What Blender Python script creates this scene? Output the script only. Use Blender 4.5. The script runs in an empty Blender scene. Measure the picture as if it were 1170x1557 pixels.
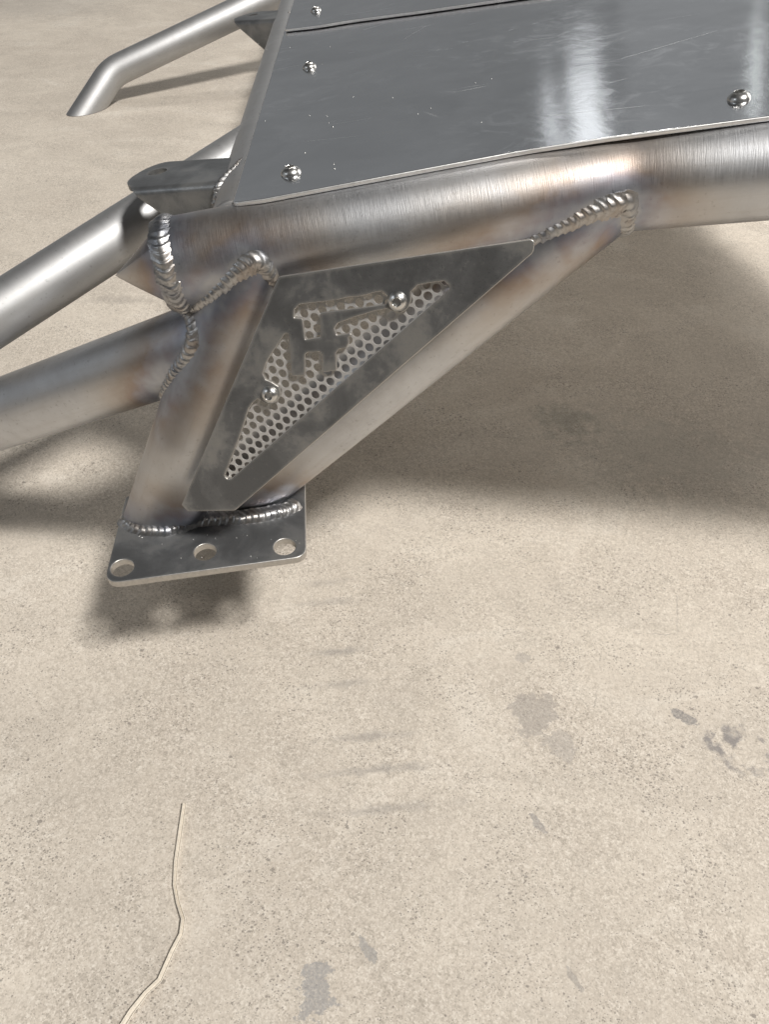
import bpy, bmesh, math, random
from mathutils import Vector, Matrix
random.seed(7)
R_ = math.radians
SC = bpy.context.scene
COL = SC.collection

# ------------------------------------------------------------------ camera
PITCH = R_(45.0); CAM_H = 0.431; FPX = 1170.0; CX, CY = 585.0, 778.5
cam_d = bpy.data.cameras.new("camera"); cam = bpy.data.objects.new("camera", cam_d); COL.objects.link(cam)
cam.location = (0, 0, CAM_H); cam.rotation_euler = (math.pi/2 - PITCH, 0, 0)
cam_d.sensor_fit = 'HORIZONTAL'; cam_d.sensor_width = 36; cam_d.lens = 36
cam_d.clip_start = 0.01; cam_d.clip_end = 100
SC.camera = cam
CP = Vector((0, 0, CAM_H)); SN, CS = math.sin(PITCH), math.cos(PITCH)

# ------------------------------------------------------------------ world, lamps, exposure
world = bpy.data.worlds.new("World"); SC.world = world; world.use_nodes = True
bg = world.node_tree.nodes["Background"]
bg.inputs[0].default_value = (1.0, 0.99, 0.98, 1); bg.inputs[1].default_value = 0.045
SC.view_settings.view_transform = 'Standard'; SC.view_settings.look = 'None'
SC.view_settings.exposure = 0; SC.view_settings.gamma = 1

def lamp(name, loc, target, power, sx, sy=None, color=(1, 1, 1), shape='RECTANGLE', roll=0.0):
    d = bpy.data.lights.new(name, 'AREA'); d.energy = power; d.color = color
    d.shape = shape; d.size = sx
    if sy: d.size_y = sy
    o = bpy.data.objects.new(name, d); COL.objects.link(o); o.location = loc
    q = (Vector(target) - Vector(loc)).to_track_quat('-Z', 'Y')
    o.rotation_euler = (q.to_matrix() @ Matrix.Rotation(roll, 3, 'Z')).to_euler()
    return o
lamp("ceiling_lamp", (2.64, -1.70, 5.68), (0.0, 0.35, 0.0), 535, 0.82, 0.82, (1.0, 0.968, 0.925))
lamp("window_and_fill_lamp", (-2.0, -0.45, 1.65), (-0.1, 0.35, 0.1), 3.2, 0.17, 0.60, (0.86, 0.93, 1.0))
lamp("ceiling_lamp", (0.5, 3.3, 3.1), (-0.3, 1.2, 0.0), 26, 0.5, 0.5, (1.0, 0.965, 0.92))
lamp("doorway_lamp", (2.5, 1.9, 1.1), (0.0, 0.45, 0.3), 34, 1.8, 1.9, (1.0, 0.97, 0.93))
lamp("window_and_fill_lamp", (-3.0, 0.2, 1.25), (-0.1, 0.4, 0.2), 4.5, 2.4, 2.2, (0.92, 0.96, 1.0))  # added soft fill that lifts the end cap and tubes, not a window
lamp("window_and_fill_lamp", (0.0, 5.4, 1.40), (0.0, 0.4, 0.3), 15.5, 11.0, 2.7, (0.93, 0.97, 1.0))  # added wide fill, mirrored in the top sheets to brighten them
lamp("doorway_lamp", (2.15, 4.9, 1.25), (0.1, 0.4, 0.3), 1.2, 2.3, 2.4, (0.95, 0.98, 1.0))
lamp("window_and_fill_lamp", (0.715, 4.6, 1.53), (0.1, 0.4, 0.3), 0.46, 0.155, 0.86, (0.95, 0.98, 1.0), roll=-.03)
lamp("window_and_fill_lamp", (0.545, 4.6, 1.55), (0.1, 0.4, 0.3), 0.15, 0.05, 0.70, (0.95, 0.98, 1.0), roll=.08)
lamp("window_and_fill_lamp", (1.585, 4.6, 1.42), (0.1, 0.4, 0.3), 0.06, 0.022, 0.46, (0.95, 1.0, 0.98))

# ------------------------------------------------------------------ measuring helpers
def ray(px, py):
    u, v = (px - CX)/FPX, (py - CY)/FPX
    return Vector((u, CS - v*SN, -SN - v*CS))
def at_depth(px, py, Z): return CP + ray(px, py)*Z
def at_height(px, py, z):
    r = ray(px, py); return CP + r*((z - CAM_H)/r.z)
def on_plane(px, py, p0, n):
    r = ray(px, py); return CP + r*((p0 - CP).dot(n)/r.dot(n))

# ------------------------------------------------------------------ object helpers
WORLD = {}
def place(ob, parent, wloc):
    WORLD[ob.name] = Vector(wloc)
    if parent is not None:
        ob.parent = parent; ob.location = Vector(wloc) - WORLD[parent.name]
    else:
        ob.location = wloc
    COL.objects.link(ob)
def obj(name, me, mat, parent=None, smooth=True):
    """link a mesh whose vertices are in world space; the origin goes to its centre"""
    c = Vector((0, 0, 0))
    for v in me.vertices: c += v.co
    c /= max(1, len(me.vertices))
    me.transform(Matrix.Translation(-c)); me.name = name
    me.materials.clear(); me.materials.append(mat)
    if smooth:
        for p in me.polygons: p.use_smooth = True
    o = bpy.data.objects.new(name, me); place(o, parent, c)
    return o
def bm_mesh(bm, name='m'):
    me = bpy.data.meshes.new(name); bm.to_mesh(me); bm.free(); return me
def evaluated(o):
    COL.objects.link(o)
    dg = bpy.context.evaluated_depsgraph_get(); dg.update()
    me = bpy.data.meshes.new_from_object(o.evaluated_get(dg), depsgraph=dg)
    COL.objects.unlink(o)
    return me
def tag(o, label, cat): o['label'] = label; o['category'] = cat

def fillet(pts, rads, n=10):
    out = [Vector(pts[0])]
    for i in range(1, len(pts)-1):
        p, a, b = Vector(pts[i]), Vector(pts[i-1]), Vector(pts[i+1])
        r = rads[i] if isinstance(rads, (list, tuple)) else rads
        d1, d2 = (a-p).normalized(), (b-p).normalized()
        ang = d1.angle(d2)
        if r <= 0 or ang > 3.13: out.append(p); continue
        t = min(r/math.tan(ang/2), (a-p).length*.48, (b-p).length*.48)
        for k in range(n+1):
            s = k/n
            out.append((p+d1*t)*(1-s)**2 + p*2*s*(1-s) + (p+d2*t)*s*s)
    out.append(Vector(pts[-1])); return out
def resample(pts, step):
    L = [0]
    for i in range(1, len(pts)): L.append(L[-1] + (pts[i]-pts[i-1]).length)
    n = max(2, int(round(L[-1]/step))); out = []; j = 0
    for k in range(n+1):
        s = L[-1]*k/n
        while j < len(pts)-2 and L[j+1] < s: j += 1
        f = (s-L[j])/max(1e-9, L[j+1]-L[j]); out.append(pts[j].lerp(pts[j+1], f))
    return out
def frames(pts, up=Vector((0, 0, 1))):
    out = []; N = None
    for i, p in enumerate(pts):
        t = (pts[min(i+1, len(pts)-1)] - pts[max(i-1, 0)]).normalized()
        if N is None:
            N = (up - t*up.dot(t)).normalized()
        else:
            N = (N - t*N.dot(t)).normalized()
        out.append((p, t, N, t.cross(N)))
    return out
HEAT = []          # world points of every weld bead, with a strength
def heat_attr(me, scale=1.0):
    a = me.attributes.new('weld_distance', 'FLOAT', 'POINT')
    vals = []
    for v in me.vertices:
        m = 1.0
        for p in HEAT:
            d = (v.co - p).length
            if d < m: m = d
        vals.append(m)
    a.data.foreach_set('value', vals)
def tube_mesh(pts, r, seg=72, step=0.003, wall=0.0028, ends=True):
    pts = resample(pts, step); fr = frames(pts)
    bm = bmesh.new(); uvl = bm.loops.layers.uv.new('UVMap'); rings = []
    for (p, t, N, B) in fr:
        rings.append([bm.verts.new(p + (N*math.cos(a) + B*math.sin(a))*r) for a in [2*math.pi*k/seg for k in range(seg)]])
    for i in range(len(rings)-1):
        for k in range(seg):
            k2 = (k+1) % seg
            f = bm.faces.new((rings[i][k], rings[i][k2], rings[i+1][k2], rings[i+1][k]))
            for lp, (ii, kk) in zip(f.loops, ((i, k), (i, k+1), (i+1, k+1), (i+1, k))):
                lp[uvl].uv = (ii*step, kk*2*math.pi*r/seg)
    if ends:
        for rg, (p, t, N, B), s in ((rings[0], fr[0], 1), (rings[-1], fr[-1], -1)):
            inn = [bm.verts.new(p + (v.co-p)*(1-wall/r)) for v in rg]
            dep = [bm.verts.new(v.co + t*s*0.03) for v in inn]
            for k in range(seg):
                k2 = (k+1) % seg
                a = (rg[k], inn[k], inn[k2], rg[k2]); b = (inn[k], dep[k], dep[k2], inn[k2])
                if s < 0: a, b = a[::-1], b[::-1]
                bm.faces.new(a); bm.faces.new(b)
    bmesh.ops.recalc_face_normals(bm, faces=bm.faces)
    return bm_mesh(bm)
def weld_mesh(path, w=0.0034, h=0.0026, spacing=0.0031, normal=None, closed=False, seed=0, seg=18, heat=True):
    """stack-of-coins weld bead: a swept rounded strip whose section swells in crescent ripples"""
    rnd = random.Random(seed)
    step = spacing/9
    pts = resample(path, step); fr = []
    n = len(pts)
    for i, p in enumerate(pts):
        if closed: t = pts[(i+1) % (n-1)] - pts[(i-1) % (n-1)]
        else: t = pts[min(i+1, n-1)] - pts[max(i-1, 0)]
        t.normalize()
        N = normal(p) if callable(normal) else Vector(normal)
        N = (N - t*N.dot(t)).normalized()
        fr.append((p, t, N, t.cross(N)))
    m = int(n*step/spacing)+3
    amp = [rnd.uniform(.75, 1.3) for _ in range(m)]; wid = [rnd.uniform(.95, 1.05) for _ in range(m)]
    off = [rnd.uniform(-.0004, .0004) for _ in range(m)]; ph = [rnd.uniform(-.12, .12) for _ in range(m)]
    bm = bmesh.new(); rings = []
    for i, (p, t, N, B) in enumerate(fr):
        s = i*step/spacing; rg = []
        end = min(1, min(i, n-1-i)/8) if not closed else 1
        end = math.sqrt(max(.02, end*(2-end)))
        k2 = int(s) % m
        for k in range(15):
            t_ = -1 + 2*k/14; crown = 1 - t_*t_
            q = s - 1.25*crown + 50
            j = int(q) % m; f2 = (q - int(q) + ph[j]) % 1.0
            saw = (f2/.22 if f2 < .22 else 1-(f2-.22)/.78)
            hh = h*(.5+.5*math.cos(math.pi*t_))**.8*(.80 + .30*amp[j]*.4) + (saw-.5)*.00062*amp[j]*min(1, crown*1.6)
            rg.append(bm.verts.new(p + B*(off[k2] + t_*w*(wid[j] + .05*saw)*end) + N*(hh*end)))
        for t_ in (.7, 0, -.7): rg.append(bm.verts.new(p + B*(t_*w*end) - N*h))
        rings.append(rg)
    for i in range(len(rings)-1):
        for k in range(seg):
            k2 = (k+1) % seg
            bm.faces.new((rings[i][k], rings[i][k2], rings[i+1][k2], rings[i+1][k]))
    for rg in (rings[0], rings[-1]):
        try: bm.faces.new(rg)
        except ValueError: pass
    bmesh.ops.recalc_face_normals(bm, faces=bm.faces)
    if heat:
        for i in range(0, n, 14): HEAT.append(pts[i].copy())
    return bm_mesh(bm)

def round_poly(pts, rads, n=7):
    out = []; m = len(pts)
    for i in range(m):
        p, a, b = Vector(pts[i]), Vector(pts[i-1]), Vector(pts[(i+1) % m])
        r = rads[i] if isinstance(rads, (list, tuple)) else rads
        d1, d2 = (a-p), (b-p); l1, l2 = d1.length, d2.length
        d1.normalize(); d2.normalize(); ang = d1.angle(d2)
        if r <= 0 or ang > 3.05: out.append(p); continue
        t = min(r/math.tan(ang/2), l1*.48, l2*.48)
        for k in range(n+1):
            s = k/n; out.append((p+d1*t)*(1-s)**2 + p*2*s*(1-s) + (p+d2*t)*s*s)
    return out
def circle2(c, r, n=32): return [Vector((c[0]+r*math.cos(2*math.pi*k/n), c[1]+r*math.sin(2*math.pi*k/n))) for k in range(n)]
def plate_mesh(outlines, thick, bevel, M):
    """flat plate with holes, top face in the plane z=0 of the frame M"""
    cu = bpy.data.curves.new('c', 'CURVE'); cu.dimensions = '2D'; cu.fill_mode = 'BOTH'
    for ol in outlines:
        sp = cu.splines.new('POLY'); sp.points.add(len(ol)-1)
        for p, q in zip(sp.points, ol): p.co = (q[0], q[1], 0, 1)
        sp.use_cyclic_u = True
    cu.extrude = thick/2 - bevel; cu.bevel_depth = bevel; cu.bevel_resolution = 2; cu.offset = -bevel
    o = bpy.data.objects.new('c', cu); me = evaluated(o)
    bpy.data.objects.remove(o)
    me.transform(M @ Matrix.Translation((0, 0, -thick/2)))
    return me
def basis(o, ex, n):
    n = n.normalized(); ex = (ex - n*ex.dot(n)).normalized(); ey = n.cross(ex)
    return Matrix(((ex.x, ey.x, n.x, o.x), (ex.y, ey.y, n.y, o.y), (ex.z, ey.z, n.z, o.z), (0, 0, 0, 1)))
def to2(M, p): q = M.inverted() @ p; return Vector((q.x, q.y))
def sharp(me, deg=35):
    me.set_sharp_from_angle(angle=R_(deg))

# ------------------------------------------------------------------ materials
def new_mat(name):
    m = bpy.data.materials.new(name); m.use_nodes = True
    nt = m.node_tree; nt.nodes.clear()
    out = nt.nodes.new('ShaderNodeOutputMaterial'); bs = nt.nodes.new('ShaderNodeBsdfPrincipled')
    nt.links.new(bs.outputs[0], out.inputs[0]); return m, nt, bs
class G:
    def __init__(s, nt): s.nt = nt
    def n(s, t, **kw):
        x = s.nt.nodes.new(t)
        for k, v in kw.items(): setattr(x, k, v)
        return x
    def l(s, a, b): s.nt.links.new(a, b)
    def val(s, inp, v):
        if hasattr(v, 'is_output'): s.l(v, inp)
        else: inp.default_value = v
    def math(s, op, a, b=0.0, c=0.0, clamp=False):
        x = s.n('ShaderNodeMath', operation=op); x.use_clamp = clamp
        s.val(x.inputs[0], a); s.val(x.inputs[1], b)
        if op in ('MULTIPLY_ADD', 'SMOOTH_MIN'): s.val(x.inputs[2], c)
        return x.outputs[0]
    def mix(s, f, a, b, mode='MIX'):
        x = s.n('ShaderNodeMix', data_type='RGBA', blend_type=mode)
        s.val(x.inputs[0], f)
        for i, v in ((6, a), (7, b)):
            if hasattr(v, 'is_output'): s.l(v, x.inputs[i])
            else: x.inputs[i].default_value = (*v[:3], 1)
        return x.outputs[2]
    def noise(s, vec, scale, detail=3, rough=.55, dist=0.0):
        x = s.n('ShaderNodeTexNoise'); s.l(vec, x.inputs['Vector'])
        x.inputs['Scale'].default_value = scale; x.inputs['Detail'].default_value = detail
        x.inputs['Roughness'].default_value = rough; x.inputs['Distortion'].default_value = dist
        return x.outputs[0]
    def ramp(s, f, stops):
        x = s.n('ShaderNodeValToRGB'); s.l(f, x.inputs[0]); e = x.color_ramp.elements
        while len(e) < len(stops): e.new(0.5)
        for el, (p, c) in zip(e, stops):
            el.position = p; el.color = (*c, 1) if isinstance(c, tuple) else (c, c, c, 1)
        return x.outputs[0]
    def mapping(s, vec, scale=(1, 1, 1), loc=(0, 0, 0), rot=(0, 0, 0)):
        x = s.n('ShaderNodeMapping'); s.l(vec, x.inputs[0])
        x.inputs['Scale'].default_value = scale; x.inputs['Location'].default_value = loc; x.inputs['Rotation'].default_value = rot
        return x.outputs[0]
    def bump(s, h, strength, dist, normal=None):
        x = s.n('ShaderNodeBump'); s.l(h, x.inputs['Height'])
        x.inputs['Strength'].default_value = strength; x.inputs['Distance'].default_value = dist
        if normal: s.l(normal, x.inputs['Normal'])
        return x.outputs[0]

def mat_tube(name, base=(.40, .395, .385), dark=(.22, .22, .22), rough=.40, tint=1.0):
    m, nt, bs = new_mat(name); g = G(nt)
    tc = g.n('ShaderNodeTexCoord'); uv = tc.outputs['UV']; ob = tc.outputs['Object']
    n1 = g.noise(ob, 22, 5, .6, .4); n2 = g.noise(ob, 90, 4, .65); n3 = g.noise(ob, 420, 3, .6)
    c = g.mix(g.ramp(n1, [(.36, 0.0), (.66, 1.0)]), dark, base)
    c = g.mix(g.math('MULTIPLY', g.ramp(n2, [(.45, 0.0), (.75, 1.0)]), .22), c, (.42, .405, .39))
    c = g.mix(g.math('MULTIPLY', g.ramp(n3, [(.62, 0.0), (.72, 1.0)]), .30), c, (.16, .155, .15))
    lt = g.noise(g.mapping(uv, (14, 260, 1), (5, 2, 0)), 1, 5, .7)
    c = g.mix(g.math('MULTIPLY', g.ramp(lt, [(.5, 0.), (.75, 1.)]), .28), c, (.40, .38, .36))
    # heat colours: blue next to the weld, then purple, brown, straw
    at = g.n('ShaderNodeAttribute'); at.attribute_name = 'weld_distance'
    d = g.math('ADD', at.outputs['Fac'], g.math('MULTIPLY', g.math('SUBTRACT', g.noise(ob, 70, 3, .6), .5), .016))
    d = g.math('MULTIPLY', d, 19.0)
    hc = g.ramp(d, [(.02, (.25, .26, .285)), (.12, (.185, .20, .265)), (.21, (.215, .18, .21)), (.33, (.29, .20, .14)), (.58, (.43, .355, .28)), (1.0, (.56, .545, .51))])
    hf = g.ramp(d, [(.0, .80), (.35, .72), (.6, .42), (1.0, 0.0)])
    hf = g.math('MULTIPLY', hf, g.ramp(g.noise(ob, 35, 3, .6), [(.38, .40), (.58, 1.0)]))
    c = g.mix(g.math('MULTIPLY', hf, tint), c, hc)
    g.l(c, bs.inputs['Base Color']); bs.inputs['Metallic'].default_value = 1
    sc = g.noise(g.mapping(uv, (1500, 90, 1)), 1, 3, .7)
    sc2 = g.noise(g.mapping(uv, (60, 420, 1), (3, 1, 0)), 1, 3, .6)
    r = g.math('ADD', rough-.12, g.math('MULTIPLY', sc, .16)); r = g.math('ADD', r, g.math('MULTIPLY', n2, .10))
    g.l(r, bs.inputs['Roughness'])
    tg = g.n('ShaderNodeTangent', direction_type='UV_MAP'); tg.uv_map = 'UVMap'
    g.l(tg.outputs[0], bs.inputs['Tangent']); bs.inputs['Anisotropic'].default_value = .2; bs.inputs['Anisotropic Rotation'].default_value = .25
    h = g.math('ADD', sc, g.math('MULTIPLY', sc2, .35))
    g.l(g.bump(h, .20, .0003, g.bump(n1, .05, .0005)), bs.inputs['Normal'])
    return m
def mat_weld():
    m, nt, bs = new_mat('weld_metal'); g = G(nt)
    ob = g.n('ShaderNodeTexCoord').outputs['Object']
    n = g.noise(ob, 60, 3, .6); n2 = g.noise(ob, 500, 3, .6)
    c = g.ramp(n, [(.3, (.24, .25, .28)), (.5, (.45, .445, .44)), (.72, (.37, .32, .28))])
    c = g.mix(g.math('MULTIPLY', g.ramp(n2, [(.55, 0.), (.7, 1.)]), .5), c, (.14, .13, .13))
    g.l(c, bs.inputs['Base Color']); bs.inputs['Metallic'].default_value = 1
    g.l(g.math('MULTIPLY_ADD', n2, .36, .24), bs.inputs['Roughness'])
    g.l(g.bump(n2, .2, .0004), bs.inputs['Normal'])
    return m
def mat_scale(name='mill_scale_steel', wear=True, base=(.15, .153, .156), bare=(.41, .40, .38)):
    m, nt, bs = new_mat(name); g = G(nt)
    ob = g.n('ShaderNodeTexCoord').outputs['Object']
    n1 = g.noise(ob, 34, 4, .55, .5); n2 = g.noise(ob, 330, 4, .65); n3 = g.noise(ob, 1300, 2, .6)
    c = g.mix(g.ramp(n1, [(.38, 0.), (.66, 1.)]), base, tuple(min(1, x*1.75) for x in base))
    c = g.mix(g.math('MULTIPLY', g.ramp(n2, [(.60, 0.), (.74, 1.)]), .28), c, tuple(x*.75 for x in bare))
    c = g.mix(g.math('MULTIPLY', g.ramp(n3, [(.62, 0.), (.72, 1.)]), .4), c, (.05, .05, .05))
    rough = g.math('MULTIPLY_ADD', n2, .22, .30)
    if wear:
        geo = g.n('ShaderNodeNewGeometry'); bv = g.n('ShaderNodeBevel'); bv.samples = 6; bv.inputs['Radius'].default_value = .0028
        dt = g.n('ShaderNodeVectorMath', operation='DOT_PRODUCT'); g.l(bv.outputs[0], dt.inputs[0]); g.l(geo.outputs['True Normal'], dt.inputs[1])
        e = g.math('SUBTRACT', 1.0, dt.outputs['Value'])
        e = g.math('ADD', g.math('MULTIPLY', e, 5.0), g.math('MULTIPLY', g.math('SUBTRACT', n1, .49), 1.9))
        e = g.math('ADD', e, g.math('MULTIPLY', g.math('SUBTRACT', n2, .5), .7))
        wm = g.ramp(e, [(-.08, 0.), (.34, 1.)])
        c = g.mix(g.math('MULTIPLY', wm, .75), c, g.mix(n2, bare, tuple(x*.72 for x in bare)))
    g.l(c, bs.inputs['Base Color']); bs.inputs['Metallic'].default_value = .75
    g.l(rough, bs.inputs['Roughness'])
    g.l(g.bump(n2, .25, .0004, g.bump(n1, .2, .0008)), bs.inputs['Normal'])
    return m
def mat_alu():
    m, nt, bs = new_mat('aluminium_sheet'); g = G(nt)
    ob = g.n('ShaderNodeTexCoord').outputs['Object']
    n1 = g.noise(ob, 14, 4, .6, .6); n2 = g.noise(ob, 55, 5, .65, 1.0)
    br = g.noise(g.mapping(ob, (60, 2600, 60), rot=(0, 0, .06)), 1, 2, .6)
    c = g.mix(g.ramp(n1, [(.3, 0.), (.7, 1.)]), (.62, .625, .64), (.78, .785, .80))
    sm = g.math('MULTIPLY', g.ramp(n2, [(.50, 0.), (.66, 1.)]), g.ramp(g.noise(ob, 9, 2), [(.42, 0.), (.58, 1.)]))
    c = g.mix(g.math('MULTIPLY', sm, .6), c, (.92, .93, .95))
    # thin handling scratches, three families
    tot = None
    for ang, s, lo in ((.7, 9, .0), (-.5, 7, 4.), (1.25, 6, 9.)):
        w = g.n('ShaderNodeTexVoronoi', feature='DISTANCE_TO_EDGE')
        g.l(g.mapping(ob, (s*.5, s*1.6, 1), (lo, lo, lo), (0, 0, ang)), w.inputs['Vector']); w.inputs['Scale'].default_value = 1
        ln = g.math('LESS_THAN', w.outputs['Distance'], .0016)
        ln = g.math('MULTIPLY', ln, g.ramp(g.noise(g.mapping(ob, (1, 1, 1), (lo, 2, 1)), 16, 2), [(.54, 0.), (.66, 1.)]))
        tot = ln if tot is None else g.math('MAXIMUM', tot, ln)
    c = g.mix(g.math('MULTIPLY', tot, .55), c, (.85, .86, .87))
    g.l(c, bs.inputs['Base Color']); bs.inputs['Metallic'].default_value = 1
    r = g.math('ADD', g.math('MULTIPLY', sm, .09), g.math('MULTIPLY_ADD', n1, .09, .075))
    r = g.math('ADD', r, g.math('MULTIPLY', tot, .2))
    g.l(r, bs.inputs['Roughness'])
    fine = g.noise(ob, 900, 2, .6)
    g.l(g.bump(g.math('ADD', br, fine), .10, .00012, g.bump(n1, .12, .002)), bs.inputs['Normal'])
    return m
def mat_plain(name, col, metal, rough, nscale=200, var=.25, bump=.1):
    m, nt, bs = new_mat(name); g = G(nt)
    ob = g.n('ShaderNodeTexCoord').outputs['Object']; n = g.noise(ob, nscale, 3, .6)
    c = g.mix(n, tuple(x*(1-var) for x in col), tuple(min(1, x*(1+var)) for x in col))
    g.l(c, bs.inputs['Base Color']); bs.inputs['Metallic'].default_value = metal
    g.l(g.math('MULTIPLY_ADD', n, .16, rough-.08), bs.inputs['Roughness'])
    g.l(g.bump(n, bump, .0003), bs.inputs['Normal']); return m

def mat_floor():
    m, nt, bs = new_mat('worn_concrete'); g = G(nt)
    ge = g.n('ShaderNodeNewGeometry'); P = ge.outputs['Position']
    n0 = g.noise(P, 3.2, 4, .6, .3); n1 = g.noise(P, 13, 5, .62, .6); n2 = g.noise(P, 60, 4, .65)
    n3 = g.noise(P, 760, 5, .72); n4 = g.noise(P, 900, 4, .7); n5 = g.noise(g.mapping(P, (1, 1.5, 1), rot=(0, 0, .25)), 8, 6, .68, 1.2)
    c = g.ramp(n0, [(.30, (.49, .435, .37)), (.70, (.63, .57, .49))])
    c = g.mix(g.math('MULTIPLY', g.ramp(n5, [(.45, 0.), (.66, 1.)]), .50), c, (.43, .385, .33))
    c = g.mix(g.math('MULTIPLY', g.ramp(n5, [(.30, 1.), (.45, 0.)]), .55), c, (.68, .635, .565))
    c = g.mix(g.math('MULTIPLY', g.ramp(n1, [(.50, 0.), (.72, 1.)]), .35), c, (.46, .40, .34))
    c = g.mix(g.math('MULTIPLY', g.ramp(n2, [(.52, 0.), (.72, 1.)]), .25), c, (.40, .365, .32))
    # sandy grain: rougher where the paste has worn off
    worn = g.ramp(n1, [(.34, .55), (.60, 1.)])
    sand = None
    for sc_, rt_ in ((1250, .3), (560, 1.1)):
        vg = g.n('ShaderNodeTexVoronoi'); g.l(g.mapping(P, (1, 1, 1), rot=(0, 0, rt_)), vg.inputs['Vector']); vg.inputs['Scale'].default_value = sc_
        sg = g.n('ShaderNodeSeparateColor'); g.l(vg.outputs['Color'], sg.inputs[0])
        sand = sg.outputs[0] if sand is None else g.math('ADD', g.math('MULTIPLY', sand, .62), g.math('MULTIPLY', sg.outputs[0], .38))
    c = g.mix(g.math('MULTIPLY', g.math('MULTIPLY', g.ramp(sand, [(.08, 1.), (.45, 0.)]), .62), worn), c, (.27, .24, .20))
    c = g.mix(g.math('MULTIPLY', g.math('MULTIPLY', g.ramp(sand, [(.55, 0.), (.95, 1.)]), .55), worn), c, (.80, .75, .67))
    c = g.mix(g.math('MULTIPLY', g.math('MULTIPLY', g.ramp(n3, [(.54, 0.), (.66, 1.)]), .35), worn), c, (.30, .27, .23))
    pit = None
    for sc_, lo_, th_ in ((190, .88, .28), (420, .66, .38), (800, .45, .46)):
        vo = g.n('ShaderNodeTexVoronoi'); g.l(g.mapping(P, (1, 1.25, 1), rot=(0, 0, sc_)), vo.inputs['Vector']); vo.inputs['Scale'].default_value = sc_
        sel = g.n('ShaderNodeSeparateColor'); g.l(vo.outputs['Color'], sel.inputs[0])
        rad = g.math('MULTIPLY', g.math('MULTIPLY', sel.outputs[1], th_), g.ramp(g.noise(P, 21, 3, .6), [(.40, .35), (.60, 1.1)]))
        pp_ = g.math('MULTIPLY', g.math('LESS_THAN', g.math('MULTIPLY_ADD', g.math('SUBTRACT', n4, .5), .5, vo.outputs['Distance']), rad), g.math('GREATER_THAN', sel.outputs[0], lo_))
        pit = pp_ if pit is None else g.math('MAXIMUM', pit, pp_)
    c = g.mix(g.math('MULTIPLY', pit, .68), c, (.19, .17, .15))
    # stains and other floor patches: centre, half axes, turn, tone, strength
    dn = g.math('SUBTRACT', g.noise(P, 75, 5, .7), .5)
    fine = g.ramp(n3, [(.30, .3), (.55, 1.)])
    def floor_patch(px, py, a, b, rot, col, k, edge=.10, wob=1.5, broken=False):
        nonlocal c
        q = at_height(px, py, 0)
        v = g.mapping(P, (1, 1, 0), (0, 0, 0))
        s = g.n('ShaderNodeVectorMath', operation='SUBTRACT'); g.l(v, s.inputs[0]); s.inputs[1].default_value = (q.x, q.y, 0)
        v = g.mapping(s.outputs[0], (1/a, 1/b, 0), rot=(0, 0, rot))
        # Mapping scales before it turns, so turn first
        rt = g.mapping(s.outputs[0], (1, 1, 1), rot=(0, 0, rot)); v = g.mapping(rt, (1/a, 1/b, 0))
        ln = g.n('ShaderNodeVectorMath', operation='LENGTH'); g.l(v, ln.inputs[0])
        d = g.math('MULTIPLY_ADD', dn, wob*2, ln.outputs['Value'])
        f = g.ramp(d, [(max(0, .9-edge), 1.), (.9+.05, 0.)])
        f = g.math('MULTIPLY', f, k)
        if broken: f = g.math('MULTIPLY', f, g.ramp(n2, [(.46, 0.), (.54, 1.)]))
        else: f = g.math('MULTIPLY', f, fine)
        c = g.mix(f, c, col)
    grey = (.25, .24, .235)
    floor_patch(812, 1085, .020, .013, -.75, (.33, .30, .27), .75)
    floor_patch(850, 1130, .012, .010, 0, (.36, .33, .30), .6)
    floor_patch(796, 1000, .006, .005, 0, (.36, .33, .30), .6)
    floor_patch(1045, 1092, .0095, .0042, .65, (.19, .185, .185), .75, .08, 1.1)
    floor_patch(1130, 1140, .030, .020, .4, (.19, .18, .18), .8, .5, 1.6, True)
    floor_patch(820, 1254, .0065, .003, 1.0, (.26, .245, .235), .7, .1, 1.5)
    floor_patch(478, 1512, .0085, .014, 0, (.27, .265, .265), .75, .08, 2.4)
    floor_patch(556, 1436, .003, .0065, -.4, (.27, .265, .26), .7, .1, 2.2)
    floor_patch(875, 1490, .006, .002, 1.0, (.28, .26, .24), .6, .1, 1.6)
    floor_patch(1010, 690, .11, .07, .2, (.34, .32, .28), .5, .6, 1.5)  # broad soft darker patch, right of the legs
    floor_patch(860, 640, .035, .03, .2, (.20, .20, .17), .5, .6, 1.2)  # smaller soft dark patch, right of the legs
    floor_patch(60, 10, .25, .16, .2, (.28, .27, .26), .3, .6, 1.0)
    floor_patch(180, 455, .05, .012, .1, (.30, .27, .24), .55, .6, 1.2)  # shade between the two left tubes, painted into the floor colour
    floor_patch(480, 130, .25, .08, 0, (.36, .33, .30), .4, .6, 1.0)  # wide soft darker patch towards the back
    floor_patch(330, 890, .05, .02, .1, (.22, .20, .17), .4, .6, 1.2)  # soft dark patch just in front of the foot plate
    # faint rubber bars of an old tyre print
    for (py, px, a, k) in ((885, 500, .030, .45), (915, 505, .032, .5), (990, 520, .032, .85), (1040, 520, .034, .6), (1120, 555, .038, .7), (1170, 575, .046, .8), (1230, 590, .046, .65)):
        floor_patch(px, py, a, .0042, -.10, (.30, .275, .25), k*.95, .85, 1.3)
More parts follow.
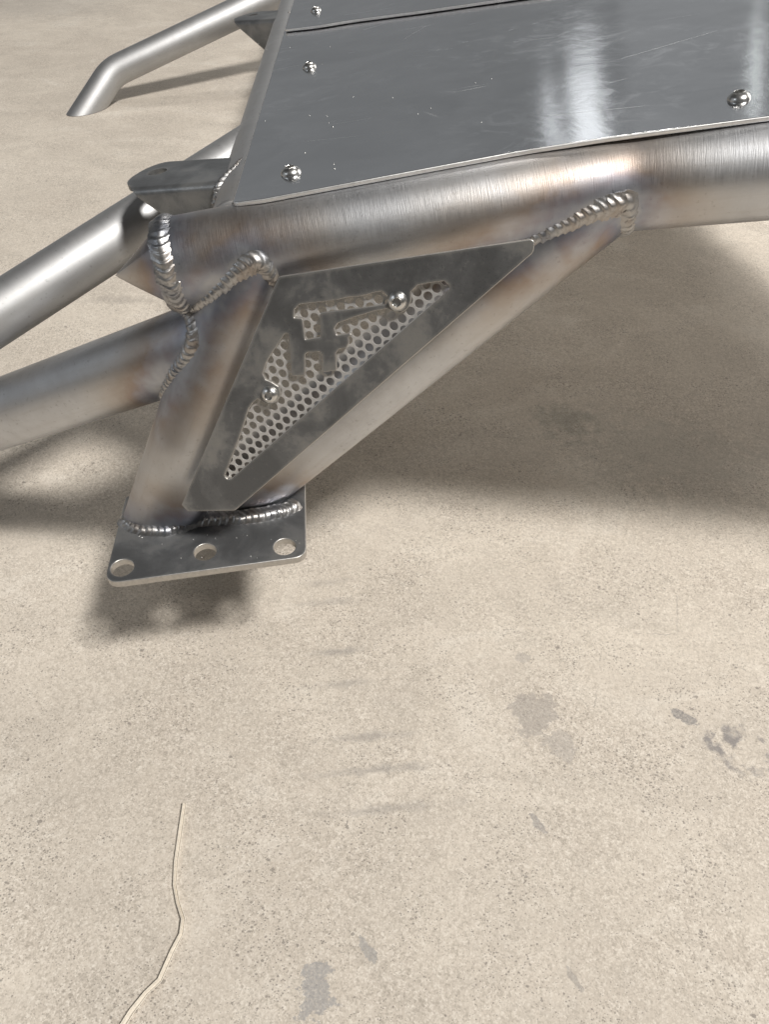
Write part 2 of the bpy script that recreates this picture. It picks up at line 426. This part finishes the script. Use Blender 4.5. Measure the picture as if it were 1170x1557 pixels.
    # hairline cracks
    def crack(pts, w=.0006):
        nonlocal c
        wob = g.math('MULTIPLY', g.math('SUBTRACT', g.noise(P, 160, 3, .7), .5), .006)
        for (a, b) in zip(pts[:-1], pts[1:]):
            A, B = at_height(*a, 0), at_height(*b, 0); L = (B-A).length; t = (B-A)/L
            s = g.n('ShaderNodeVectorMath', operation='SUBTRACT'); g.l(P, s.inputs[0]); s.inputs[1].default_value = (A.x, A.y, 0)
            d1 = g.n('ShaderNodeVectorMath', operation='DOT_PRODUCT'); g.l(s.outputs[0], d1.inputs[0]); d1.inputs[1].default_value = (t.x, t.y, 0)
            d2 = g.n('ShaderNodeVectorMath', operation='DOT_PRODUCT'); g.l(s.outputs[0], d2.inputs[0]); d2.inputs[1].default_value = (-t.y, t.x, 0)
            ins = g.math('MULTIPLY', g.math('GREATER_THAN', d1.outputs['Value'], 0.), g.math('LESS_THAN', d1.outputs['Value'], L))
            ds = g.math('ABSOLUTE', g.math('ADD', d2.outputs['Value'], wob))
            f = g.math('MULTIPLY', ins, g.math('LESS_THAN', ds, w))
            f = g.math('MULTIPLY', f, g.ramp(n2, [(.42, 0.), (.56, 1.)])); c = g.mix(g.math('MULTIPLY', f, .5), c, (.24, .22, .2))
    crack([(1030, 905), (1032, 965), (1085, 1000), (1135, 1020)])
    crack([(960, 962), (1032, 965)], .0004); crack([(915, 985), (905, 1075)], .0004)
    g.l(c, bs.inputs['Base Color'])
    g.l(g.math('MULTIPLY_ADD', n1, .25, .48), bs.inputs['Roughness']); bs.inputs['Specular IOR Level'].default_value = .35
    h = g.math('ADD', g.math('MULTIPLY', n3, .5), g.math('MULTIPLY', sand, .35)); h = g.math('SUBTRACT', h, g.math('MULTIPLY', pit, .6))
    g.l(g.bump(h, .40, .0007, g.bump(n1, .10, .004)), bs.inputs['Normal'])
    return m

M_TUBE = mat_tube('brushed_tube_steel', (.60, .61, .63), (.51, .515, .53), .42)
M_BRACE = mat_tube('dull_tube_steel', (.50, .505, .51), (.45, .452, .455), .52, .6)
M_WELD = mat_weld(); M_SCALE = mat_scale(); M_PLATE = mat_scale('plate_steel', True, (.15, .155, .16), (.34, .34, .335))
M_ALU = mat_alu(); M_BOLT = mat_plain('stainless_bolt', (.64, .635, .62), 1, .30, 420, .25)
M_PERF = mat_plain('perforated_steel', (.56, .55, .535), .55, .40, 260, .22, .15)
M_STRAW = mat_plain('dry_straw', (.64, .585, .50), 0, .6, 700, .3, .3)

M_EDGE = mat_plain('sheared_steel_edge', (.50, .48, .45), .85, .42, 500, .3, .2)
M_ALUEDGE = mat_plain('sheared_aluminium_edge', (.80, .80, .80), .9, .46, 500, .15, .2)
def edge_mat(ob, n, mat):
    ob.data.materials.append(mat)
    for p in ob.data.polygons:
        if p.normal.dot(n) < .90: p.material_index = 1
# ------------------------------------------------------------------ the floor
bm = bmesh.new()
bmesh.ops.create_grid(bm, x_segments=24, y_segments=24, size=9)
fl = obj('floor', bm_mesh(bm), mat_floor()); fl['kind'] = 'structure'

# ------------------------------------------------------------------ the tube frame
RT = 0.02225; RS = 0.0165
P0 = Vector((-.046, .393, .2785)); PN = Vector((-.16, .065, 1)).normalized()      # plane of the sheet's underside
def deck(px, py, off=0.0): return on_plane(px, py, P0 + PN*off, PN)
frame = bpy.data.objects.new('tube_frame', None); frame.empty_display_size = .05
place(frame, None, (0.05, .36, 0))
tag(frame, 'bare welded steel tube frame with bolted aluminium sheets and triangular perforated gusset, standing on concrete', 'tube frame')

A = deck(269, 403, -RT); Bq = deck(955, 277, -RT); Cq = deck(1170, 257, -RT)
main_dir = (Bq - A).normalized()
Dq = Cq + (Cq - Bq).normalized()*0.42
J1 = deck(396, 380, -RT); J2 = deck(925, 283, -RT)
ZP = 0.108
F1 = at_height(249, 788, ZP); F2 = at_height(368, 742, ZP)
d1 = (F1 - J1).normalized(); d2 = (F2 - J2).normalized()

def hit_cyl(o, d, c, ax, r):
    """first parameter where the ray o+td meets the cylinder"""
    m = o - c; m = m - ax*m.dot(ax); e = d - ax*d.dot(ax)
    a = e.dot(e); b = 2*m.dot(e); cc = m.dot(m) - r*r; q = b*b - 4*a*cc
    if q < 0: return -b/(2*a)
    return (-b - math.sqrt(q))/(2*a)
def joint(o, d, r, cyls, n=120, phase=0.0):
    up = Vector((0, 0, 1)) if abs(d.z) < .9 else Vector((0, 1, 0))
    e1 = (up - d*up.dot(d)).normalized(); e2 = d.cross(e1); out = []
    for k in range(n+1):
        a = 2*math.pi*k/n + phase; q = o + (e1*math.cos(a) + e2*math.sin(a))*r
        t = min(hit_cyl(q, d, c, ax, rr) for (c, ax, rr) in cyls); out.append(q + d*t)
    for _ in range(16):
        m = out[:-1]; out = [(m[i-1] + m[i]*2 + m[(i+1) % n])/4 for i in range(n)]; out.append(out[0])
    return out
cyl_main = (A, main_dir, RT)
def out_of(*axes):
    """unit vector away from the nearest of some axes (point, dir): the bead's crown"""
    def f(p):
        s = Vector((0, 0, 0))
        for (c, ax) in axes:
            m = p - c; m = m - ax*m.dot(ax); s += m.normalized()
        return s.normalized() if s.length > .05 else Vector((0, -1, .6)).normalized()
    return f
# lower brace coming in from the left, and its end on the leg
LB0 = at_depth(-70, 655, .503); LB1 = at_depth(352, 508, .396); ld = (LB1 - LB0).normalized(); RL = 0.0212

welds = []
ax_main = (A, main_dir); ax_l1 = (J1, d1); ax_l2 = (J2, d2); ax_lb = (LB0, ld)
e1 = (Vector((0, 0, 1)) - main_dir*main_dir.z).normalized(); e2 = main_dir.cross(e1)
ring = [A + (e1*math.cos(2*math.pi*k/120) + e2*math.sin(2*math.pi*k/120))*(RT - .0004) for k in range(121)]
welds.append(weld_mesh(ring, .0056, .0021, .0036, out_of(ax_main), True, 1))
welds.append(weld_mesh(joint(F1, -d1, RT, [cyl_main]), .0056, .0023, .0034, out_of(ax_main, ax_l1), True, 2))
welds.append(weld_mesh(joint(F2, -d2, RT, [cyl_main]), .0058, .0023, .0036, out_of(ax_main, ax_l2), True, 3))
welds.append(weld_mesh(joint(LB0, ld, RL, [cyl_main, (J1, d1, RT)]),   .0056, .0023, .0034, out_of(ax_l1, ax_lb), True, 4))
fp = fillet([at_height(px, py, ZP + .0012) for (px, py) in ((189, 782), (194, 798), (215, 806), (250, 808), (278, 801), (300, 793), (330, 791), (365, 789), (400, 785), (430, 778), (448, 771), (456, 765))], .02, 5)
welds.append(weld_mesh(fp, .0052, .0023, .0036, Vector((0, -.55, .85)), False, 5))

# tubes
def tube(name, pts, r, mat, ends=True, step=.003):
    me = tube_mesh(pts, r, 72, step, ends=ends); heat_attr(me); return obj(name, me, mat, frame)
tube('main_tube', fillet([A, Bq, Cq, Dq], .06), RT, M_TUBE, False)
def cut_level(me):
    bm = bmesh.new(); bm.from_mesh(me)
    bmesh.ops.bisect_plane(bm, geom=bm.verts[:]+bm.edges[:]+bm.faces[:], plane_co=(0, 0, ZP - .0015), plane_no=(0, 0, -1), clear_outer=True)
    bm.to_mesh(me); bm.free()
me = tube_mesh([J1 + d1*.004, F1 + d1*.03], RT, 72, .003, ends=False)
fwd = (Vector((0, -1, .3)) - d1*Vector((0, -1, .3)).dot(d1)).normalized()
for v in me.vertices:                      # the foot end is pressed flatter where it meets the plate
    m = F1 - v.co; sdist = m.dot(d1); f = min(1, max(0, 1 - sdist/.06)); f = f*f*(3-2*f)
    o_ = v.co - F1; o_ = o_ - d1*o_.dot(d1); k = o_.dot(fwd)
    if k > 0: v.co -= fwd*(k*.52*f)
cut_level(me); heat_attr(me); obj('leg_tube', me, M_TUBE, frame)
me = tube_mesh([J2, F2 + d2*.05], RT, 72, .003, ends=False); cut_level(me); heat_attr(me); obj('leg_tube', me, M_TUBE, frame)
tube('brace_tube', [LB0, LB1], RL, M_TUBE)
ru0 = deck(381, 296, -RS - .001); ru1 = deck(441, 36, -RS - .001); rdir = (ru1 - ru0).normalized()
rail_end = ru0 + rdir*1.35
tube('rail_tube', [ru0 + rdir*((.366 - ru0.y)/rdir.y), rail_end], RS, M_BRACE, True, .006)
fb0 = at_depth(-70, 521, .447)
k_ = min(range(400), key=lambda k: abs(math.atan2((ru0 + rdir*(k*.001) - CP).dot(Vector((0, -SN, -CS))), (ru0 + rdir*(k*.001) - CP).dot(Vector((0, CS, -SN)))) - math.atan((218-CY)/FPX)))
fb1 = ru0 + rdir*(k_*.001)
fb1 = fb1 - (fb1 - fb0).normalized()*.004 - Vector((0, 0, .001))
tube('brace_tube', [fb0, fb1], RS, M_BRACE)
# rear outrigger tube, bent down to the floor
t_foot = at_height(133, 168, 0); t_b = at_depth(170, 111, 1.275); t_e = at_depth(470, -32, 1.31)
me = tube_mesh(fillet([t_foot + (t_foot-t_b)*.5, t_b, t_e], .07), RT, 64, .006); heat_attr(me)
bm = bmesh.new(); bm.from_mesh(me)
bmesh.ops.bisect_plane(bm, geom=bm.verts[:]+bm.edges[:]+bm.faces[:], plane_co=(0, 0, .0005), plane_no=(0, 0, -1), clear_outer=True)
bm.to_mesh(me); bm.free()
obj('outrigger_tube', me, M_BRACE, frame)
for i, me in enumerate(welds): sharp(me, 50); obj('weld_bead', me, M_WELD, frame)

# pointed end cap, with a ground seam along it
apex = deck(176, 419, -RT); axc = (A - apex); clen = axc.length; axc.normalize()
bm = bmesh.new(); rings = []; NS = 96; NT = 26
seam = math.atan2((ray(176, 419)).cross(axc).dot(e2), -(ray(176, 419)).dot(e2))
for i in range(NT+1):
    t = i/NT; rr = RT*math.sqrt(max(0, (t+.012)**2 - .012**2 + .0035*(t**.5)))/1.012
    p = apex + axc*(clen*t); rg = []
    for k in range(NS):
        a = 2*math.pi*k/NS
        dirv = e1*math.cos(a) + e2*math.sin(a)
        # section eases from a soft diamond near the point to the tube's circle
        a2 = a - R_(38); dia = 1/(abs(math.cos(a2)) + abs(math.sin(a2)))
        kk = .55*(1-t)**.8
        rg.append(bm.verts.new(p + dirv*rr*((1-kk) + kk*dia*1.22)))
    rings.append(rg)
for i in range(NT):
    for k in range(NS):
        k2 = (k+1) % NS; bm.faces.new((rings[i][k], rings[i][k2], rings[i+1][k2], rings[i+1][k]))
bm.faces.new(rings[0])
uvl = bm.loops.layers.uv.new('UVMap')
bmesh.ops.recalc_face_normals(bm, faces=bm.faces)
me = bm_mesh(bm); heat_attr(me); obj('end_cap', me, M_TUBE, frame)

# ------------------------------------------------------------------ foot plate
Mp = basis(at_height(160, 890, ZP), at_height(465, 845, ZP) - at_height(160, 890, ZP), Vector((0, 0, 1)))
def pp(px, py): return to2(Mp, at_height(px, py, ZP))
c0, c1, c2 = pp(157, 888), pp(466, 846), pp(468, 745)
c3 = pp(190, 775)
ol = round_poly([c0, c1, c2 + Vector((0, .012)), c3 + Vector((0, .012))], [.009, .008, .003, .003])
holes = [circle2(pp(*h), .0062) for h in ((186, 863), (312, 839), (433, 831))]
me = plate_mesh([ol] + holes, .0048, .0006, Mp); sharp(me, 30)
edge_mat(obj('foot_plate', me, M_PLATE, frame), Vector((0, 0, 1)), M_EDGE)

# ------------------------------------------------------------------ gusset panel between the legs
gn = (F1 - J1).cross(F2 - J2).normalized()
if gn.dot(-ray(500, 550)) < 0: gn = -gn
GO = J1 + gn*(RT + .0040)
lo_edge = (on_plane(683, 437, GO, gn) - on_plane(347, 729, GO, gn)).normalized()
Mg = basis(on_plane(347, 729, GO, gn), lo_edge, gn)
def gp(px, py): return to2(Mg, on_plane(px, py, GO, gn))
outer = round_poly([gp(*p) for p in ((424, 421), (814, 363), (812, 384), (357, 777), (285, 778), (276, 768))], [.0018, .0022, .004, .003, .0008, .0008])
win1 = [(570.5, 445), (581, 443), (589, 450), (588, 463), (540, 469.5), (487.3, 475.6), (487.3, 512.8), (464, 517), (460, 484.6), (447, 483.4), (447.8, 471), (456.3, 463), (485, 460), (514, 456), (530, 452), (548, 451)]
win2 = [(684, 435), (683, 441), (640, 477), (515, 586), (352, 728), (346, 729), (341.5, 724), (349, 704), (357, 684), (366, 660), (373, 639), (378, 622), (385, 612), (393, 606), (400, 612), (412, 616), (422, 611), (427, 601), (423.5, 588), (413, 581), (404, 577.5),
        (399.5, 569), (404.7, 553), (412, 540), (433.5, 507.5), (438.7, 507.6), (440, 521), (443.5, 572.2), (464, 571.5), (464, 540), (468, 536), (487, 535.5), (490, 540), (490.5, 566.4), (511.9, 563.6), (511, 538), (515, 531), (527, 529), (531, 521), (530, 514), (535, 509.5), (533, 507),
        (512, 510), (508.5, 500), (514, 491.7), (540, 482), (570.5, 473), (588, 470), (598.7, 474), (609, 476.5), (620, 470), (625.5, 458), (625, 444), (635.4, 434), (661, 429.5), (676, 428)]
rads1 = [.0006]*len(win1); rads2 = [.0009]*len(win2)
w1 = round_poly([gp(*p) for p in win1], rads1, 3); w2 = round_poly([gp(*p) for p in win2], rads2, 3)
me = plate_mesh([outer, w1, w2], .0026, .00045, Mg); sharp(me, 30)
gus = obj('gusset_panel', me, M_SCALE, frame); edge_mat(gus, gn, M_EDGE)
# perforated screen right behind the panel
pitch = .00525; hr = .00216; seg = 12
Ms = Mg @ Matrix.Translation((0, 0, -.0028))
poly = [gp(*p) for p in ((430, 440), (735, 398), (375, 742), (318, 748))]
def inside(q, poly):
    c = False
    for i in range(len(poly)):
        a, b = poly[i], poly[i-1]
        if (a.y > q.y) != (b.y > q.y) and q.x < (b.x-a.x)*(q.y-a.y)/(b.y-a.y)+a.x: c = not c
    return c
bm = bmesh.new(); th = .0012
def hexpt(a, rad):          # point of a hexagon with flat-to-flat 2*rad at angle a
    k = (a - math.pi/6) % (math.pi/3); return rad/math.cos(k - math.pi/6)
ph0 = gp(516 + 390 - 516, 0) if False else gp(535.6, 552.3)      # one hole centre in the photograph
for i in range(-60, 60):
    for j in range(-60, 60):
        q = ph0 + Vector((pitch*(i + .5*j), pitch*.8660254*j))
        if not inside(q, poly): continue
        top_o, top_i, bot_i = [], [], []
        for k in range(seg):
            a = 2*math.pi*k/seg + math.pi/12*0
            ca, sa = math.cos(a), math.sin(a); hx = pitch/2/math.cos(((a + math.pi/6) % (math.pi/3)) - math.pi/6)
            top_o.append(bm.verts.new(Ms @ Vector((q.x+ca*hx, q.y+sa*hx, 0))))
            top_i.append(bm.verts.new(Ms @ Vector((q.x+ca*hr, q.y+sa*hr, 0))))
            bot_i.append(bm.verts.new(Ms @ Vector((q.x+ca*hr, q.y+sa*hr, -th))))
        for k in range(seg):
            k2 = (k+1) % seg
            bm.faces.new((top_o[k], top_o[k2], top_i[k2], top_i[k])); bm.faces.new((top_i[k], top_i[k2], bot_i[k2], bot_i[k]))
me = bm_mesh(bm); obj('perforated_screen', me, M_PERF, gus, False)

# ------------------------------------------------------------------ button-head bolts
def bolt_mesh(r=.0052, h=.0034, sock=.0023):
    bm = bmesh.new(); n = 36; prof = []
    prof.append((r*.98, -.0006)); prof.append((r, 0.0002))
    for k in range(1, 9):
        a = k/9*math.pi/2*.80; prof.append((r*math.cos(a)*.97 + .03*r*(1-k/9), h*math.sin(a)/math.sin(math.pi/2*.80)))
    rings = [[bm.verts.new((rr*math.cos(2*math.pi*k/n), rr*math.sin(2*math.pi*k/n), z)) for k in range(n)] for rr, z in prof]
    def hexr(a): k = a % (math.pi/3); return sock/math.cos(k - math.pi/6)
    top = [bm.verts.new((hexr(2*math.pi*k/n)*math.cos(2*math.pi*k/n), hexr(2*math.pi*k/n)*math.sin(2*math.pi*k/n), h*1.0)) for k in range(n)]
    bot = [bm.verts.new((v.co.x*.97, v.co.y*.97, h*.30)) for v in top]
    rings += [top, bot]
    for i in range(len(rings)-1):
        for k in range(n):
            k2 = (k+1) % n; bm.faces.new((rings[i][k], rings[i][k2], rings[i+1][k2], rings[i+1][k]))
    bm.faces.new(bot)
    bmesh.ops.recalc_face_normals(bm, faces=bm.faces)
    me = bm_mesh(bm, 'bolt'); sharp(me, 40)
    for p in me.polygons: p.use_smooth = True
    me.materials.append(M_BOLT); return me
BOLT = bolt_mesh()
def bolt(p, n, parent, turn=0.0, scale=1.0):
    o = bpy.data.objects.new('bolt', BOLT); place(o, parent, p)
    o.rotation_euler = (basis(Vector((0, 0, 0)), Vector((1, .2, 0)), n).to_3x3() @ Matrix.Rotation(turn, 3, 'Z')).to_euler()
    o.scale = (scale,)*3; return o
bolt(on_plane(605, 458, GO, gn), gn, gus, .4, .88); bolt(on_plane(411, 600, GO, gn), gn, gus, 1.0, .86)

# ------------------------------------------------------------------ aluminium sheets on top
TS = .0021
Md = basis(P0 + PN*TS, main_dir, PN)
def dp(px, py): return to2(Md, deck(px, py, TS))
le0, le1 = dp(353, 309), dp(433, 45); ldir = (le1-le0).normalized()
fe = [dp(*p) for p in ((400, 303), (597, 266), (795, 229), (926, 209), (1170, 177))]
last = fe[-1] + (fe[-1]-fe[-2]).normalized()*.51
ol = [le0] + fe + [last, last + Vector((-.11, .55)), le0 + ldir*.55]
ol = round_poly(ol, [.004, 0, .15, .15, .15, 0, .01, .01, .01])
me = plate_mesh([ol], TS, .0006, Md); sharp(me, 30)
sheet1 = obj('top_panel', me, M_ALU, frame); edge_mat(sheet1, PN, M_ALUEDGE)
for (px, py) in ((443, 264), (471, 103), (1124, 151)):
    bolt(deck(px, py, TS), PN, sheet1, random.random(), 1.0)
bolt(deck(1420, 110, TS), PN, sheet1); bolt(deck(1420, 0, TS), PN, sheet1)
P2 = PN.copy(); OFF2 = TS + .0007
Md2 = basis(P0 + PN*(OFF2+TS), main_dir, PN)
def dp2(px, py): return to2(Md2, deck(px, py, OFF2+TS))
b0, b1 = dp2(433, 45), dp2(447, 1)
b2 = [dp2(*p) for p in ((480, 40), (540, 30), (640, 17), (780, -3))]
bd = (b2[-1]-b2[-2]).normalized(); ld2 = (b1-b0).normalized()
ol = round_poly([b0] + b2 + [b2[-1] + bd*.32, b2[-1] + bd*.32 + ld2*.6, b0 + ld2*.6], [.005, .1, .1, .1, 0, .01, .01, .01])
me = plate_mesh([ol], TS, .0006, Md2); sharp(me, 30)
sheet2 = obj('top_panel', me, M_ALU, frame); edge_mat(sheet2, PN, M_ALUEDGE)
bolt(deck(481, 17, OFF2+TS), PN, sheet2, .3)
q2 = deck(481, 17, OFF2+TS)
bolt(q2 + Vector((.36, .06, 0)) - PN*((Vector((.36, .06, 0))).dot(PN)), PN, sheet2, .8)

# ------------------------------------------------------------------ folded mounting tabs on the rail
def tab_mesh(L=.066, W=.040, drop=.045, th=.0030):
    """x runs from the rounded tip (0) to the rail (L); y=0 is the fold, +y the back; z=0 the top"""
    bm = bmesh.new(); NX = 40; rows = []
    br = .0042
    for i in range(NX+1):
        f = i/NX; x = L*(1-math.cos(f*math.pi/2)) if False else L*f**1.25
        # back edge: slanted nose then straight
        yb = W*(1 - .10*x/L)
        nose = .012
        if x < nose: s = math.sqrt(max(0, 1-((nose-x)/nose)**2)); mid = W*.42; yb = mid + (yb-mid)*s; yf = mid*(1-s)
        else: yf = 0.0
        dd = drop*max(0, (x-.007)/(L-.014)); dd = min(dd, drop)
        row = [(x, yb + (yf-yb)*k/8, 0) for k in range(9)]
        nb = 6; lim = min(1.0, dd/(br*1.2))
        for k in range(1, nb+1):
            a = k/nb*math.pi/2*.92*lim; row.append((x, yf - br*math.sin(a), -br*(1-math.cos(a))))
        e = row[-1]
        for k in range(1, 7):
            s = k/6*max(0, dd-br); row.append((x, e[1] - s*.08, e[2] - s))
        rows.append([bm.verts.new(p) for p in row])
    for i in range(NX):
        for k in range(len(rows[0])-1):
            bm.faces.new((rows[i][k], rows[i+1][k], rows[i+1][k+1], rows[i][k+1]))
    bmesh.ops.remove_doubles(bm, verts=bm.verts, dist=1e-6)
    bmesh.ops.recalc_face_normals(bm, faces=bm.faces)
    me = bm_mesh(bm)
    o = bpy.data.objects.new('t', me)
    if sum((p.normal.z*p.area for p in me.polygons)) < 0: me.flip_normals()
    so = o.modifiers.new('s', 'SOLIDIFY'); so.thickness = th; so.offset = -1
    bm = bmesh.new(); bmesh.ops.create_cone(bm, cap_ends=True, segments=32, radius1=.0053, radius2=.0053, depth=.03, matrix=Matrix.Translation((.0125, W*.56, 0)))
    cut = bpy.data.objects.new('cut', bm_mesh(bm)); COL.objects.link(cut)
    bo = o.modifiers.new('b', 'BOOLEAN'); bo.object = cut; bo.operation = 'DIFFERENCE'; bo.solver = 'EXACT'
    m2 = evaluated(o); bpy.data.objects.remove(cut); bpy.data.objects.remove(o)
    sharp(m2, 40); m2.name = 'mounting_tab'; m2.materials.clear(); m2.materials.append(M_PLATE)
    for p in m2.polygons: p.use_smooth = True
    return m2
TAB = tab_mesh()
tz = -.004
tip1 = deck(178, 286, tz); root1 = deck(354, 273, tz)
tabs = []
def put_tab(tip, root, s=1.0):
    o = bpy.data.objects.new('mounting_tab', TAB); place(o, frame, tip)
    ex = (root - tip).normalized(); Mx = basis(Vector((0, 0, 0)), ex, PN)
    o.rotation_euler = Mx.to_3x3().to_euler(); o.scale = ((root-tip).length/.066*s, s, s); return o
t1 = put_tab(tip1, root1)
tip2 = deck(346, 32, tz); root2 = deck(436, 27, tz)
t2 = put_tab(tip2, root2)
def bead_of_tab(tip, root, seed):
    ex = (root-tip).normalized(); Mx = basis(tip, ex, PN)
    L = (root-tip).length
    a = [Mx @ Vector(v) for v in ((L*.93, .034, .0005), (L*.95, .012, .001), (L*.90, -.003, -.001), (L*.86, -.008, -.010), (L*.84, -.009, -.022), (L*.86, -.010, -.033))]
    return weld_mesh(fillet(a, .012, 5), .0036, .0024, .0032, lambda p: (Vector((-.5, -.45, .8))), False, seed)
for k, (a, b) in enumerate(((tip1, root1), (tip2, root2))):
    me = bead_of_tab(a, b, 20+k); sharp(me, 50); obj('weld_bead', me, M_WELD, frame)

# weld spatter: tiny beads of metal stuck on the plates and sheets
bm = bmesh.new(); rnd = random.Random(4)
def speck(p, r): bmesh.ops.create_icosphere(bm, subdivisions=1, radius=r, matrix=Matrix.Translation(p))
for _ in range(14): speck(deck(rnd.uniform(370, 520), rnd.uniform(50, 300), TS), rnd.uniform(.0003, .0005))
for _ in range(8): speck(deck(rnd.uniform(520, 900), rnd.uniform(60, 200), TS), rnd.uniform(.0003, .0004))
for _ in range(16): speck(at_height(rnd.uniform(200, 460), rnd.uniform(808, 850), ZP), rnd.uniform(.0003, .0005))
sp = obj('weld_spatter', bm_mesh(bm), M_BOLT, frame); sp['kind'] = 'stuff'

# ------------------------------------------------------------------ straw on the floor
sp_px = [(281, 1221, 3.0, .0025), (275, 1262, 3.6, .002), (268, 1310, 3.2, .0015), (266, 1345, 2.6, .002), (271, 1372, 2.6, .0025), (279, 1397, 2.8, .003), (276, 1420, 3.2, .0025), (262, 1447, 3.6, .002), (243, 1490, 3.6, .0018), (222, 1510, 3.4, .0018), (200, 1538, 4.4, .0015), (180, 1570, 4.8, .0012)]
bm = bmesh.new(); rows = []
ctr = [at_height(px, py, z) for (px, py, w, z) in sp_px]
dense = []
for i in range(len(ctr)-1):
    for k in range(6):
        s = k/6; dense.append((ctr[i].lerp(ctr[i+1], s), sp_px[i][2]*(1-s) + sp_px[i+1][2]*s))
dense.append((ctr[-1], sp_px[-1][2]))
for i, (p, w) in enumerate(dense):
    t = (dense[min(i+1, len(dense)-1)][0] - dense[max(i-1, 0)][0]); t.z = 0; t.normalize()
    s = Vector((-t.y, t.x, 0)); hw = w*.28e-3
    f = i/len(dense)
    rows.append([bm.verts.new(p + s*hw + Vector((0, 0, .0006))), bm.verts.new(p + s*hw*.25 - Vector((0, 0, .0007))), bm.verts.new(p - s*hw*.3 - Vector((0, 0, .0003))), bm.verts.new(p - s*hw + Vector((0, 0, .0009)))])
for i in range(len(rows)-1):
    for k in range(3): bm.faces.new((rows[i][k], rows[i][k+1], rows[i+1][k+1], rows[i+1][k]))
o = bpy.data.objects.new('s', bm_mesh(bm)); so = o.modifiers.new('s', 'SOLIDIFY'); so.thickness = .0003
me = evaluated(o); bpy.data.objects.remove(o)
st = obj('straw', me, M_STRAW, None, False)
tag(st, 'thin bent blade of dry straw lying alone on the bare concrete floor', 'straw')
